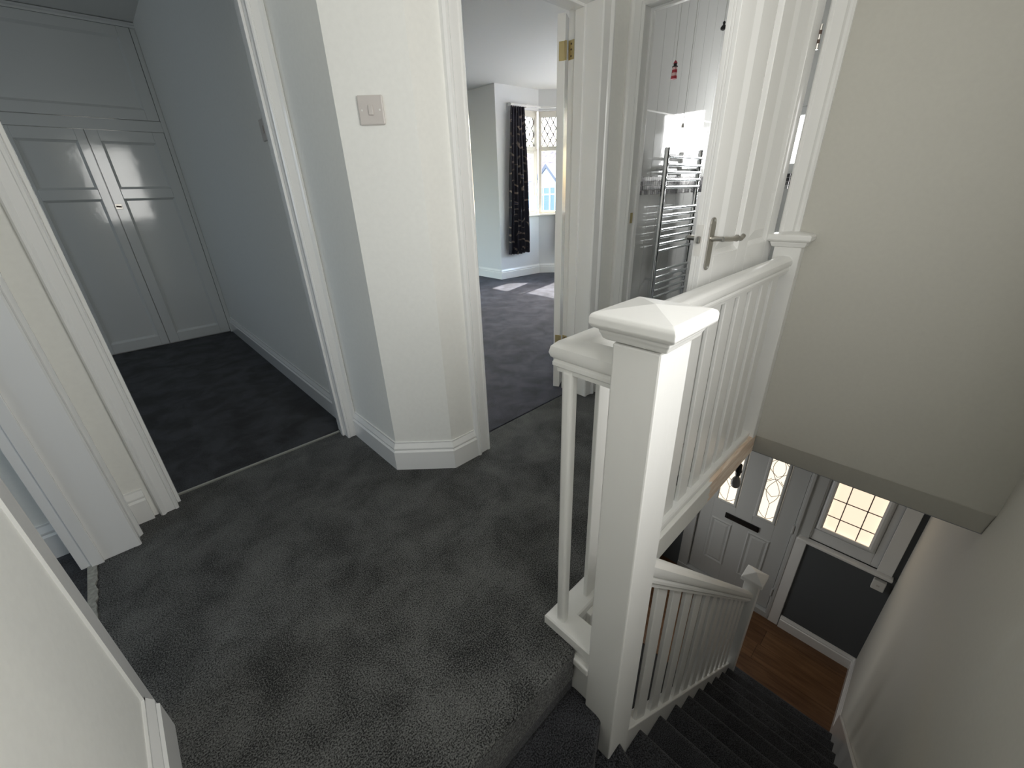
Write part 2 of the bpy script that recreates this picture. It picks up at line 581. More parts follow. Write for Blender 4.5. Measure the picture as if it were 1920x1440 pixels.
prof_low = [(0,0),(.14,0),(.14,.873),(0,.873)]
prof_top = [(0,2.245),(.14,2.245),(.14,CEIL),(0,CEIL)]
b3 = [(px,py,0) for px,py in bp]
w.sweep(prof_low, b3, (0,0,1)).sweep(prof_top, b3, (0,0,1))
w.obox((4.31,4.77,0), Vector((.763,-.07,0)).normalized(), Vector((.07,.763,0)).normalized(), (0,0,1), (0,.335), (0,.14), (.873,2.245))
structure('wall_bay', w, 'wall_pale', 'pale grey walls of the bay windowed bedroom', 'wall')
w = wall_grid(MB(), 'x', 3.9, 4.05, -.5, 1.6, 0, CEIL, [(.74,1.40,1.29,1.70)])
w.box(2.29,4.0,-.5,-.40,0,CEIL)
structure('wall_bathroom', w, 'panel_gloss', 'outer bathroom wall with its window', 'wall')

# ------------------------------------------------------------------ skirtings
def skirt(name, pts, label, z=0, flip=False, m='trim_gloss'):
    return structure(name, MB().sweep(SK, [(a,b,z) for a,b in pts], (0,0,1), flip), m, label, 'skirting board', smooth=25)
skirt('baseboard_corner', [(.719,2.048),(.719,1.604),(.915,1.42),(1.052,1.42)], 'white skirting wrapping the chamfered wall corner', flip=True)
skirt('baseboard_left', [(-.272,-.35),(-.272,1.045)], 'white skirting at the foot of the near left wall', flip=True)
skirt('baseboard_rear', [(-.268,2.07),(-.20,2.07)], 'short piece of white skirting between the two left doorways', flip=True)
skirt('baseboard_bedroom', [(.719,4.97),(.719,2.185)], 'white skirting along the cupboard room wall', flip=True)
skirt('baseboard_back_room', [(-2.4,2.07),(-.43,2.07)], 'white skirting inside the far left room', flip=True)
skirt('baseboard_middle', [(2.045,1.42),(2.2,1.42)], 'white skirting right of the bay bedroom doorway', flip=True)
skirt('baseboard_bay', [(4.31,6.5),(4.31,4.77),(5.073,4.70),(5.30,4.47),(5.55,4.22),(5.55,2.95),(5.30,2.70),(5.073,2.47),(4.31,2.40)], 'white skirting following the bay bedroom wall', flip=True)
skirt('baseboard_front', [(XF,YS),(XF,.185)], 'white skirting under the dark grey hall wall', z=ZH, m='trim_gloss')
skirt('baseboard_hall', [(2.93,YS),(XF,YS)], 'white skirting at the hall end of the stair wall', z=ZH, m='trim_gloss')

# ------------------------------------------------------------------ door linings and architraves
def casing(name, axis, face, sgn, a0, a1, top, label, depth=None, prof=CAS, base=0, legs=(1,1)):
    """architrave round an opening a0..a1 in the wall plane face whose outward normal is sgn*axis"""
    P = (lambda a, z: (face, a, z)) if axis == 'x' else (lambda a, z: (a, face, z))
    N = Vector((sgn,0,0)) if axis == 'x' else Vector((0,sgn,0))
    pts = [P(a0,base),P(a0,top),P(a1,top),P(a1,base)]
    t = (Vector(pts[1])-Vector(pts[0])).normalized()
    side = N.cross(t)
    inward = Vector(P(a1,0))-Vector(P(a0,0))
    mb = MB().sweep(prof, pts, N, flip=side.dot(inward) > 0)
    return structure(name, mb, 'trim_gloss', label, 'door frame', smooth=25)
def lining(mb, axis, f0, f1, a0, a1, top, t=.03, stop=None, base=0):
    def bx(a, b, z0, z1, g0=f0, g1=f1):
        if axis == 'x': mb.box(g0, g1, a, b, z0, z1)
        else: mb.box(a, b, g0, g1, z0, z1)
    bx(a0-t, a0, base, top+t); bx(a1, a1+t, base, top+t); bx(a0, a1, top, top+t)
    if stop:
        s0, s1 = stop
        bx(a0, a0+.012, base, top, s0, s1); bx(a1-.012, a1, base, top, s0, s1); bx(a0+.012, a1-.012, top-.012, top, s0, s1)
    return mb
# cupboard room doorway
o = casing('trim_1', 'y', 2.07, -1, -.115, .655, 2.0, 'white moulded frame of the doorway to the cupboard room', prof=[(a*.74,b) for a,b in CAS])
lining(MB(), 'y', 2.066, 2.19, -.115, .655, 2.0, t=.02, stop=(2.10,2.13)).build('lining', 'trim_gloss', o, bevel=.002)
# bay bedroom doorway
o = casing('trim_2', 'y', 1.42, -1, 1.138, 1.945, 1.98, 'white moulded frame of the doorway to the bay bedroom')
lining(MB(), 'y', 1.418, 1.602, 1.138, 1.945, 1.98, t=.02, stop=(1.50,1.556)).build('lining', 'trim_gloss', o, bevel=.002)
# bathroom doorway
o = casing('trim_3', 'x', XE, -1, .580, 1.345, 1.985, 'white moulded frame of the bathroom doorway', prof=[(a*.92,b*.9) for a,b in CAS])
lining(MB(), 'x', XE-.002, XE+.092, .580, 1.345, 1.985, t=.015, stop=(XE+.042,XE+.07)).build('lining', 'trim_gloss', o, bevel=.002)
MB().box(XE+.01,XE+.034,1.3435,1.345,1.03,1.085).build('keep', 'brass', o)
# far left doorway
mb = MB().sweep(CAS, [(-.272,1.90,0),(-.272,1.90,2.0),(-.272,1.09,2.0)], (1,0,0), flip=True)
mb.box(-.272,-.266,1.034,1.09,0,2.09)
o = structure('trim_4', mb, 'trim_gloss', 'white frame of the doorway at the far left, flat board on its near side', 'door frame', smooth=25)
lining(MB(), 'x', -.43, -.27, 1.09, 1.90, 2.0, t=.018, stop=(-.40,-.365)).build('lining', 'trim_gloss', o, bevel=.002)

# metal and board strips in the doorways
MB().box(-.112,.650,2.158,2.172,-.002,.0045).build('trim_5', 'threshold')
tag(bpy.data.objects['trim_5'], 'thin metal threshold strip where the dark room carpet meets the landing carpet', 'threshold', kind='structure')
rnd = random.Random(5)
pts_a = [(-.390+rnd.uniform(-.004,.005), 1.90-i*.02) for i in range(41)]
pts_b = [(-.413, 1.90-i*.02) for i in range(40,-1,-1)]
structure('trim_6', MB().prism([(a,b) for a,b in pts_a]+pts_b, -.03, .0035), 'dusty_board', 'ragged grey gap strip at the far left doorway', 'threshold')

# ------------------------------------------------------------------ windows the photograph does not show (daylight enters here; the hall one is added for fill)
def plain_window(name, axis, c, a0, a1, z0, z1, label, glass='dimming_glass'):
    e = empty(name, (c if axis == 'x' else (a0+a1)/2, c if axis == 'y' else (a0+a1)/2, z0))
    tag(e, label, 'window', kind='structure')
    m = MB()
    def bx(mb, a, b, z, zz, d=.03):
        if axis == 'x': mb.box(c-d, c+d, a, b, z, zz)
        else: mb.box(a, b, c-d, c+d, z, zz)
    bx(m, a0, a0+.05, z0, z1); bx(m, a1-.05, a1, z0, z1); bx(m, a0+.05, a1-.05, z0, z0+.05); bx(m, a0+.05, a1-.05, z1-.05, z1)
    m.build('frame', 'upvc', e)
    g = MB(); bx(g, a0+.05, a1-.05, z0+.05, z1-.05, .003); g.build('pane', glass, e)
plain_window('window_4', 'y', YS-.08, .16, 1.20, .95, 2.12, 'white framed window in the stair wall', 'dimming_glass')
plain_window('window_5', 'x', -2.46, 2.65, 4.15, .95, 2.05, 'white framed window of the cupboard room')
plain_window('window_6', 'x', -2.46, .45, 1.75, .95, 2.05, 'white framed window of the far left room')
plain_window('window_hall_fill', 'y', 1.50, 2.48, 3.22, -2.1, -.8, 'added white framed window that lets fill light into the hall')  # window added out of view to brighten the hall
plain_window('window_7', 'x', 3.96, .74, 1.40, 1.29, 1.70, 'white framed bathroom window', 'frosted_bath')

# ------------------------------------------------------------------ bay window
bay = tag(empty('window_1', (5.3,4.47,.873)), 'leaded cream framed bay window of the bedroom', 'window', kind='structure')
segs = [((4.645,4.739),(5.073,4.70)), ((5.073,4.70),(5.55,4.22)), ((5.55,4.22),(5.55,2.95)), ((5.55,2.95),(5.073,2.47)), ((5.073,2.47),(4.645,2.431))]
mb_sill = MB()
mat('window_cream', (.80, .76, .68), .3, .5)
mb_sill.sweep([(-.05,.873),(.14,.873),(.14,.895),(-.05,.895)], [(a,b,0) for a,b in [(4.645,4.739),(5.073,4.70),(5.55,4.22),(5.55,2.95),(5.073,2.47),(4.645,2.431)]], (0,0,1))
mb_sill.build('sill', 'window_cream', bay, bevel=.004)
for si, (a, b) in enumerate(segs):
    A = Vector((*a,0)); B = Vector((*b,0))
    L = (B-A).length
    ux = (B-A)/L
    uy = Vector((-ux.y, ux.x, 0))
    n_l = 1 if L < .8 else 2
    wl_ = L/n_l
    fr = MB()
    def ob(mb, x0, x1, z0, z1, y0=.03, y1=.09): mb.obox(A, ux, uy, (0,0,1), (x0,x1), (y0,y1), (z0,z1))
    for k in range(n_l+1):
        xc = k*wl_
        ob(fr, max(xc-.045,0), min(xc+.045,L), .895, 2.245)
    ob(fr, 0, L, .895, .935); ob(fr, 0, L, 2.17, 2.245); ob(fr, 0, L, 1.75, 1.81)
    fr.build('frame', 'window_cream', bay, bevel=.004)
    for k in range(n_l):
        x0, x1 = k*wl_+.045, (k+1)*wl_-.045
        g = MB(); ob(g, x0, x1, .935, 1.75, .058, .064); g.build('pane', 'clear_glass', bay)
        g = MB(); ob(g, x0, x1, 1.81, 2.17, .058, .064); top_pane = g.build('pane', 'clear_glass', bay)
        # diamond leading on the top light, clipped to the pane
        ld = MB()
        dx, dz = .085, .15
        wdt, hgt = x1-x0, .36
        for sg in (1,-1):
            kk = -20
            while kk < 30:
                c0 = kk*dx
                # line: (x - c0)/dx*sg = z/dz
                p = []
                for z in (0, hgt):
                    p.append((c0+sg*z/dz*dx, z))
                (xa,za),(xb,zb) = p
                t0, t1 = 0.0, 1.0
                dxx = xb-xa
                for lim, s_ in ((0,1),(wdt,-1)):
                    # s_*(xa+t*dxx-lim) >= 0
                    va, vb = s_*(xa-lim), s_*(xb-lim)
                    if va < 0 and vb < 0: t0, t1 = 1, 0
                    elif va < 0: t0 = max(t0, va/(va-vb))
                    elif vb < 0: t1 = min(t1, va/(va-vb))
                if t1-t0 > .03:
                    pa = A+ux*(x0+xa+dxx*t0)+uy*.055+Vector((0,0,1.81+hgt*t0))
                    pb = A+ux*(x0+xa+dxx*t1)+uy*.055+Vector((0,0,1.81+hgt*t1))
                    ld.tube([pa,pb], .008, 4)
                kk += 1
        ld.build('leading', 'lead', top_pane)
    if si in (0,4):
        # opening casement with a raised sash and a handle
        sa = MB()
        x0, x1 = .045, L-.045
        for q in ((x0,x0+.035,.935,1.75),(x1-.035,x1,.935,1.75),(x0+.035,x1-.035,.935,.97),(x0+.035,x1-.035,1.715,1.75)): ob(sa, *q, .02, .07)
        sash = sa.build('sash', 'window_cream', bay, bevel=.004)
        h = MB(); hx = x1-.018 if si == 0 else x0+.018
        ob(h, hx-.012, hx+.012, 1.27, 1.33, .005, .02); ob(h, hx-.008, hx+.008, 1.17, 1.30, -.02, .005)
        h.build('handle', 'white_plastic', sash, bevel=.003)

# curtain track and curtains
trk = MB().sweep([(-.10,0),(-.075,0),(-.075,.022),(-.10,.022)], [(4.50,4.752,2.262),(5.06,4.70,2.262),(5.55,4.21,2.262),(5.55,2.96,2.262),(5.06,2.47,2.262),(4.50,2.42,2.262)], (0,0,1))
for q in ((4.52,4.70),(4.8,4.67)): trk.box(q[0],q[0]+.02,q[1],q[1]+.05,2.262,2.30)
tag(trk.build('curtain_track', 'curtain_track', bevel=.003), 'slim white curtain track bent round the bay window', 'curtain track')
def curtain(name, top, bot, off, z0, z1, pleats, label, seed):
    """top and bot: wall line end points (x,y) at heading and hem; cloth folds stand off the wall"""
    rn = random.Random(seed)
    NX, NZ = pleats*10, 26
    V, UV = [], []
    ph = rn.uniform(0, 6)
    for j in range(NZ+1):
        t = j/NZ
        z = z1+(z0-z1)*t
        f = min(1, t*1.15)**.8
        a = Vector(top[0]).lerp(Vector(bot[0]), f); b = Vector(top[1]).lerp(Vector(bot[1]), f)
        d = (b-a).normalized(); n = Vector((d.y, -d.x))
        for i in range(NX+1):
            u = i/NX
            amp = (.012+.028*min(1,t*2))*(1+.25*math.sin(i*.37+ph))
            off2 = amp*math.sin(u*pleats*2*math.pi+.5*math.sin(t*3+ph)) + (.006*math.sin(u*pleats*4*math.pi) if t < .06 else 0)
            p = a+(b-a)*(u+.25/pleats*math.sin(u*pleats*2*math.pi*1+1.2)*t)+n*(off+off2)
            V.append((p.x, p.y, z+(.006*math.sin(u*9+ph) if j == NZ else 0)))
            UV.append((u*pleats*.16, (1-t)*1.88))
    Fs = [(j*(NX+1)+i, j*(NX+1)+i+1, (j+1)*(NX+1)+i+1, (j+1)*(NX+1)+i) for j in range(NZ) for i in range(NX)]
    me = bpy.data.meshes.new(name)
    me.from_pydata(V, [], Fs)
    uvl = me.uv_layers.new(name='UVMap')
    for lp in me.loops: uvl.data[lp.index].uv = UV[lp.vertex_index]
    o = link_mesh(name, me, 'curtain_print', None, 60)
    s = o.modifiers.new('thickness', 'SOLIDIFY'); s.thickness = .004
    return tag(o, label, 'curtain', 'patterned bedroom curtains')
curtain('curtain', ((4.50,4.752),(4.74,4.731)), ((4.39,4.763),(4.80,4.725)), .085, .36, 2.255, 6, 'long black curtain with beige leaf print hanging left of the bay window', 1)
curtain('curtain', ((5.37,4.40),(5.50,4.27)), ((5.262,4.508),(5.50,4.27)), .085, .36, 2.255, 4, 'black curtain whose edge shows under the bay sill behind the door edge', 2)

# ------------------------------------------------------------------ houses over the road
hs = empty('house', (40,35.2,-2.9))
tag(hs, 'white gabled house with dark bargeboards and brown tiled roof across the street', 'house')
k = 40/26
def hp(y, z): return (y*k, 1.21+(z-1.21)*k)
hy0, hz0 = hp(21.0, 0); 
MB().box(40.3,46,26,47,-2.9,hp(0,2.05)[1]).build('wall', 'house_white', hs)
MB().extrude([(39.7,25,hp(0,1.95)[1]),(45,25,hp(0,4.25)[1]+.4),(50,25,hp(0,1.95)[1])], (0,24,0)).build('roof', 'house_roof', hs)
ga = [hp(23.7,1.5), hp(23.72,2.2), hp(22.796,2.92), hp(21.8,1.95), hp(21.8,1.5)]
MB().extrude([(39.2,y,z) for y,z in ga]+[], (1.6,0,0)).build('gable', 'house_white', hs)
MB().box(39.2,40.4,hp(21.8,0)[0],hp(23.7,0)[0],-2.9,hp(0,1.55)[1]).build('gable_wall', 'house_white', hs)
for y0,z0,y1,z1 in ((23.95,2.08,22.796,3.06),(21.6,1.86,22.796,3.06)):
    (a,b),(c,d) = hp(y0,z0), hp(y1,z1)
    MB().extrude([(39.0,a,b),(39.0,c,d),(39.0,c,d-.42),(39.0,a,b-.42)], (2.4,0,0)).build('bargeboard', 'house_barge', hs)
wy = [hp(y,0)[0] for y in (23.7,23.05,22.4,21.85)]
z0, z1, zt = hp(0,-.15)[1], hp(0,1.5)[1], hp(0,1.0)[1]
fr = MB()
for y in wy: fr.box(39.02,39.2,y-.09,y+.09,z0,z1)
for z in (z0,zt,z1): fr.box(39.03,39.2,wy[-1],wy[0],z-.08,z+.08)
wf = fr.build('window', 'house_trim', hs)
for i in range(3):
    MB().box(39.1,39.2,wy[i+1]+.09,wy[i]-.09,z0+.08,zt-.08).build('pane', 'house_glass', wf)
    MB().box(39.1,39.2,wy[i+1]+.09,wy[i]-.09,zt+.08,z1-.08).build('pane', 'house_glass', wf)
for y in (31.2,41.0):
    fr = MB().box(40.1,40.3,y-1.0,y+1.0,hp(0,0)[1],hp(0,1.2)[1]); f2 = fr.build('window', 'house_trim', hs)
    for q in (-.95,.05): MB().box(40.05,40.1,y+q,y+q+.9,hp(0,.05)[1],hp(0,1.15)[1]).build('pane', 'house_glass', f2)
structure('ground', MB().box(4.3,120,-60,120,-3.1,-2.95), 'pavement', 'pale street surface in front of the houses', 'ground')

# ------------------------------------------------------------------ bay bedroom door, open against the wall
dr = tag(empty('door_2', (1.932,1.605,0)), 'white bedroom door swung open, only its hinge edge showing', 'door', kind='structure')
ang = math.radians(28)
dx_ = Vector((math.cos(ang), math.sin(ang), 0)); dn = Vector((-math.sin(ang), math.cos(ang), 0))
P0 = Vector((1.932,1.607,0))
MB().obox(P0, dx_, dn, (0,0,1), (0,.76), (.004,.044), (.012,1.975)).build('leaf', 'trim_gloss', dr, bevel=.002)
for hz in (1.79,.30):
    h = MB().obox(P0, dx_, dn, (0,0,1), (-.0015,.0), (.006,.034), (hz,hz+.077))
    hg = h.build('hinge', 'brass', dr)
    h2 = MB().tube([P0+Vector((-.004,-.002,hz)), P0+Vector((-.004,-.002,hz+.077))], .006, 8)
    h2.box(1.9435,1.945,1.566,1.60,hz,hz+.077)
    h2.build('knuckle', 'brass', hg)
    for q in (.014,.040,.062): MB().tube([(1.9437,1.583,hz+q),(1.942,1.583,hz+q)], .004, 8).build('screw', 'rust', hg)

# ------------------------------------------------------------------ bathroom door, open over the landing beside the banister
bd = tag(empty('door_1', (2.19,.615,0)), 'white panelled bathroom door standing open behind the banister with a lever handle', 'door', kind='structure')
X0, X1, Y0, Y1, ZT = 1.453, 2.193, .597, .633, 1.972
PAN = [(1.555,1.775),(1.875,2.098)]
PZ = [(.14,.80),(.985,1.45),(1.56,1.86)]
PZ = [(.14,.84),(.985,1.87)]
leaf = MB()
xs = [X0, PAN[0][0], PAN[0][1], PAN[1][0], PAN[1][1], X1]
zs = [.012, PZ[0][0], PZ[0][1], PZ[1][0], PZ[1][1], ZT]
leaf.box(X0,X1,Y0+.014,Y1-.014,.012,ZT)
for yy0, yy1 in ((Y0,Y0+.014),(Y1-.014,Y1)):
    for i in (0,2,4): leaf.box(xs[i],xs[i+1],yy0,yy1,.012,ZT)
    for i in (1,3):
        for j in (0,2,4): leaf.box(xs[i],xs[i+1],yy0,yy1,zs[j],zs[j+1])
leaf.build('leaf', 'trim_gloss', bd, bevel=.0015)
for (a,b) in PAN:
    for (c,d) in PZ:
        # raised and fielded panel: bevelled border, flat field
        s_ = .045
        V = [(a,Y0+.003,c),(b,Y0+.003,c),(b,Y0+.003,d),(a,Y0+.003,d),(a+.016,Y0+.0132,c+.016),(b-.016,Y0+.0132,c+.016),(b-.016,Y0+.0132,d-.016),(a+.016,Y0+.0132,d-.016),
             (a+s_+.01,Y0+.001,c+s_+.01),(b-s_-.01,Y0+.001,c+s_+.01),(b-s_-.01,Y0+.001,d-s_-.01),(a+s_+.01,Y0+.001,d-s_-.01)]
        q = MB().add(V, [(0,1,5,4),(1,2,6,5),(2,3,7,6),(3,0,4,7),(4,5,9,8),(5,6,10,9),(6,7,11,10),(7,4,8,11),(8,9,10,11)])
        q.build('panel', 'trim_gloss', bd)
# lever handles on both faces
for sg, yf in ((-1,Y0),(1,Y1)):
    pl = MB()
    arc = [(math.cos(t)*.019, math.sin(t)*.019) for t in [math.pi*i/8 for i in range(9)]]
    out = [(1.497+a, 1.096+b) for a,b in arc]+[(1.497-a, .962-b) for a,b in arc]
    pl.extrude([(x_, yf, z_) for x_,z_ in out], (0, sg*.006, 0))
    hd = pl.build('handle', 'nickel', bd, bevel=.002)
    yl = yf+sg*.042
    lv = MB().tube([(1.500,yf,1.047),(1.500,yf+sg*.012,1.047),(1.500,yf+sg*.03,1.047),(1.500,yl,1.047)], [.011,.009,.008,.009], 10)
    lv.tube([(1.494,yl,1.047),(1.52,yl,1.046),(1.56,yl,1.042),(1.60,yl,1.040),(1.622,yl,1.040),(1.632,yl,1.040),(1.645,yl,1.037),(1.66,yl,1.036),(1.668,yl,1.037),(1.682,yl,1.042),(1.69,yl,1.044)], [.008,.0085,.0085,.008,.012,.008,.007,.010,.008,.009,.004], 10)
    lv.build('lever', 'nickel', hd, smooth=50)
    for z_ in (1.105,.953): MB().tube([(1.497,yf+sg*.004,z_),(1.497,yf+sg*.0075,z_)], .0045, 8).build('screw', 'chrome', hd)
lp = MB().box(X0-.0012,X0,.604,.626,.995,1.095).build('latch_plate', 'white_plastic', bd)
MB().box(X0-.010,X0,.609,.621,1.035,1.058).build('latch', 'nickel', lp, bevel=.003)
for hz in (1.665,.25):
    h = MB().tube([(2.193,.595,hz),(2.193,.595,hz+.076)], .0055, 8)
    hg = h.build('hinge', 'nickel', bd)
    hb = MB().box(2.193,2.1945,.600,.628,hz,hz+.076)
    for q in (.018,.046): hb.tube([(2.193,.595,hz+q),(2.193,.595,hz+q+.012)], .0062, 8)
    hb.build('hinge_leaf', 'rust', hg)

# ------------------------------------------------------------------ banister along the landing
ban = tag(empty('banister', (.68,.35,-.4)), 'white painted landing banister with square newel post, capped rail and straight spindles', 'banister')
np_ = MB().box(.62,.736,.295,.392,-.86,.955)
newel = np_.build('newel_post', 'post_gloss', ban, bevel=.004, seg=2)
def post_cap(mb, cx, cy, h, z):
    """moulded square cap: neck mould, slab with rounded edge and a low pyramid"""
    rings = [(h-.028,z-.030),(h-.020,z-.026),(h-.017,z-.018),(h-.014,z-.012),(h-.014,z-.008),(h-.004,z-.003),(h,z+.003),(h,z+.016),(h-.003,z+.022),(h-.010,z+.025)]
    V = []
    for r, zz in rings: V += [(cx-r,cy-r,zz),(cx+r,cy-r,zz),(cx+r,cy+r,zz),(cx-r,cy+r,zz)]
    V.append((cx,cy,z+.025+h*.13))
    n = len(rings)
    Fs = [(0,3,2,1)]
    for i in range(n-1):
        for j in range(4): Fs.append((i*4+j, i*4+(j+1)%4, i*4+4+(j+1)%4, i*4+4+j))
    Fs += [((n-1)*4+j, (n-1)*4+(j+1)%4, n*4) for j in range(4)]
    return mb.add(V, Fs)
post_cap(MB(), .678, .3475, .083, .987).build('post_cap', 'post_gloss', newel, bevel=.004, seg=2)
# handrail profile (side, up) centred
RP = [(-.022,-.045),(-.022,-.036),(-.030,-.030),(-.030,-.022),(-.026,-.016),(-.033,-.010),(-.036,.0),(-.033,.014),(-.022,.025),(-.008,.030),(.008,.030),(.022,.025),(.033,.014),(.036,0),(.033,-.010),(.026,-.016),(.030,-.022),(.030,-.030),(.022,-.036),(.022,-.045)]
zr = .892
MB().sweep(RP, [(.668,.392,zr),(.668,.522,zr),(2.15,.522,zr)], (0,0,1)).build('handrail', 'post_gloss', ban, smooth=30)
# base rail
MB().sweep([(-.037,0),(-.037,.030),(-.033,.035),(.033,.035),(.037,.030),(.037,0)], [(.662,.392,.0),(.662,.524,.0),(2.2,.524,.0)], (0,0,1)).build('base_rail', 'post_gloss', ban, smooth=30)
MB().box(.641,.669,.501,.529,.030,zr-.036).build('spindle', 'post_gloss', ban, bevel=.008, seg=3)
s_c = MB().box(.763,.845,.507,.5215,.030,zr-.036).build('spindle', 'post_gloss', ban, bevel=.003)
for i in range(1, 11):
    copy_part(s_c, ban, (.1228*i, 0, 0))
hn = MB().box(2.142,2.2,.467,.571,0,.958).build('half_newel', 'post_gloss', ban, bevel=.003)
mbc = post_cap(MB(), 2.2, .519, .083, .987)
mbc.v = [(min(a,2.1985),b,c) for a,b,c in mbc.v]
mbc.build('post_cap', 'post_gloss', hn)
# fascia, under mould and the half painted trim strip
MB().box(.633,.70,.392,.50,-.205,0).box(.70,.715,.392,.50,-.21,0).box(.715,2.2,.487,.50,-.136,.0).build('fascia', 'trim_gloss', ban)
MB().box(.617,.645,.39,.462,-.062,-.034).build('under_mould', 'post_gloss', ban, bevel=.005)
MB().box(.737,2.2,.468,.487,-.104,.010).build('trim_strip', 'half_painted_pine', ban, bevel=.003)

# ------------------------------------------------------------------ staircase
st = tag(empty('staircase', (1.8,-.05,ZH)), 'steep straight flight of stairs in charcoal carpet with two winder steps', 'stairs')
R_, G_, XN, ZN = .2027, .208, .73, -.51
YB = .33
def step_flat(k):
    xn, z = XN+G_*k, ZN-R_*k
    xb = xn-G_-.03
    pr = [(xb,z-R_-.03),(xn-.024,z-R_-.03),(xn-.024,z-.05)]
    for i in range(7):
        a = -math.pi/2+math.pi*i/6
        pr.append((xn-.024+.024*math.cos(a), z-.024+.024*math.sin(a)))
    pr.append((xb,z))
    mb = MB().extrude([(a,YS+.02,b) for a,b in pr], (0,YB-YS-.02,0))
    return mb.build('step', 'carpet_stair_shaded', st, smooth=50)
for k_ in range(0,11): step_flat(k_)
# winders round the newel post
MB().box(-.272,.632,.452,.49,-.25,-.02).build('step', 'carpet_stair_shaded', st)
MB().prism([(-.272,-.12),(.615,.335),(.66,.335),(.66,.455),(-.272,.455)], -.62, -.2).build('step', 'carpet_stair_shaded', st, bevel=.016, seg=3)
MB().prism([(-.272,-.10),(-.272,-.40),(.45,-.40),(.69,.305),(.66,.36),(.60,.35)], -.62, -.36).build('step', 'carpet_stair_shaded', st, bevel=.016, seg=3)
MB().prism([(.30,-.38),(.56,-.38),(.56,.32),(.50,.32)], -1.0, -.512).build('step', 'carpet_stair_shaded', st)
slope = R_/G_*-1
def raked(y0, y1, x0, x1, lo, hi):
    """board following the pitch between lo and hi above the nosing line"""
    f = lambda x, d: ZN+slope*(x-XN)+d
    return MB().extrude([(x0,y0,f(x0,lo)),(x1,y0,f(x1,lo)),(x1,y0,f(x1,hi)),(x0,y0,f(x0,hi))], (0,y1-y0,0))
ws = raked(YS+.001, YS+.022, .60, 2.93, -.30, .187)
ws.build('wall_string', 'trim_gloss', st, bevel=.004)
raked(YB+.001, YB+.055, .735, 2.63, -.30, .042).build('outer_string', 'post_gloss', st, bevel=.004)

sb = tag(empty('stair_banister', (1.7,.345,-1.5)), 'white raked stair banister with close spindles down to the hall', 'banister')
YC = .352
rf = lambda x: .352+-.983*(x-.736)-.02
rl = MB()
dirv = Vector((2.63-.736, 0, rf(2.63)-rf(.736))).normalized()
Nn = Vector((-dirv.z, 0, dirv.x))
rl.sweep([(a,b*1.0) for a,b in RP], [(.736,YC,rf(.736)),(2.60,YC,rf(2.60))], Nn)
rl.build('handrail', 'post_gloss', sb, smooth=30)
x = .765
while x < 2.56:
    d_ = .079
    zb = ZN+slope*(x-XN)+.03
    zt_ = rf(x)-.045
    ya, yb = YC-.010, YC+.005
    MB().add([(x,ya,zb),(x+d_,ya,zb+slope*d_),(x+d_,yb,zb+slope*d_),(x,yb,zb),
              (x,ya,zt_),(x+d_,ya,zt_+slope*d_),(x+d_,yb,zt_+slope*d_),(x,yb,zt_)],
             [(0,3,2,1),(4,5,6,7),(0,1,5,4),(1,2,6,5),(2,3,7,6),(3,0,4,7)]).build('spindle', 'post_gloss', sb, bevel=.002)
    x += .139
nb = MB().box(2.612,2.708,.30,.396,ZH,-1.375).build('newel_post', 'post_gloss', sb, bevel=.004)
cp = MB()
h = .071
V = [(2.66-h,.348-h,-1.385),(2.66+h,.348-h,-1.385),(2.66+h,.348+h,-1.385),(2.66-h,.348+h,-1.385),(2.66-h,.348-h,-1.352),(2.66+h,.348-h,-1.352),(2.66+h,.348+h,-1.352),(2.66-h,.348+h,-1.352),(2.66,.348,-1.318)]
cp.add(V, [(0,3,2,1),(0,1,5,4),(1,2,6,5),(2,3,7,6),(3,0,4,7),(4,5,8),(5,6,8),(6,7,8),(7,4,8)])
cp.build('post_cap', 'post_gloss', nb, bevel=.004)

# ------------------------------------------------------------------ front door and hall window
fd = tag(empty('door_3', (XF+.02,.72,ZH)), 'grey panelled front door with two leaded glass lights and a black letter plate', 'door', kind='structure')
DX = XF+.03   # inner face of the leaf
fm = MB()
fm.box(XF-.005,XF+.09,.19,.312,ZH+.02,-.55).box(XF-.005,XF+.09,1.118,1.22,ZH+.02,-.55).box(XF-.005,XF+.09,.312,1.118,-.62,-.55).box(XF-.012,XF+.12,.19,1.22,ZH,ZH+.07)
fm.box(XF-.018,XF-.005,.275,.30,ZH+.02,-.55)
fm.build('frame', 'front_door_paint', fd, bevel=.004)
GL = [(.45,.637),(.79,.995)]
gz0, gz1 = -1.655, -.80
lf = MB()
ys_ = [.317, GL[0][0], GL[0][1], GL[1][0], GL[1][1], 1.113]
for i in (0,2,4): lf.box(DX,DX+.045,ys_[i],ys_[i+1],-2.66,-.63)
for i in (1,3):
    lf.box(DX,DX+.045,ys_[i],ys_[i+1],-2.66,gz0); lf.box(DX,DX+.045,ys_[i],ys_[i+1],gz1,-.63)
lf.build('leaf', 'front_door_paint', fd, bevel=.002)
MB().box(DX+.02,DX+.04,.312,1.118,-2.68,-.62).build('seal', 'seal_black', fd)
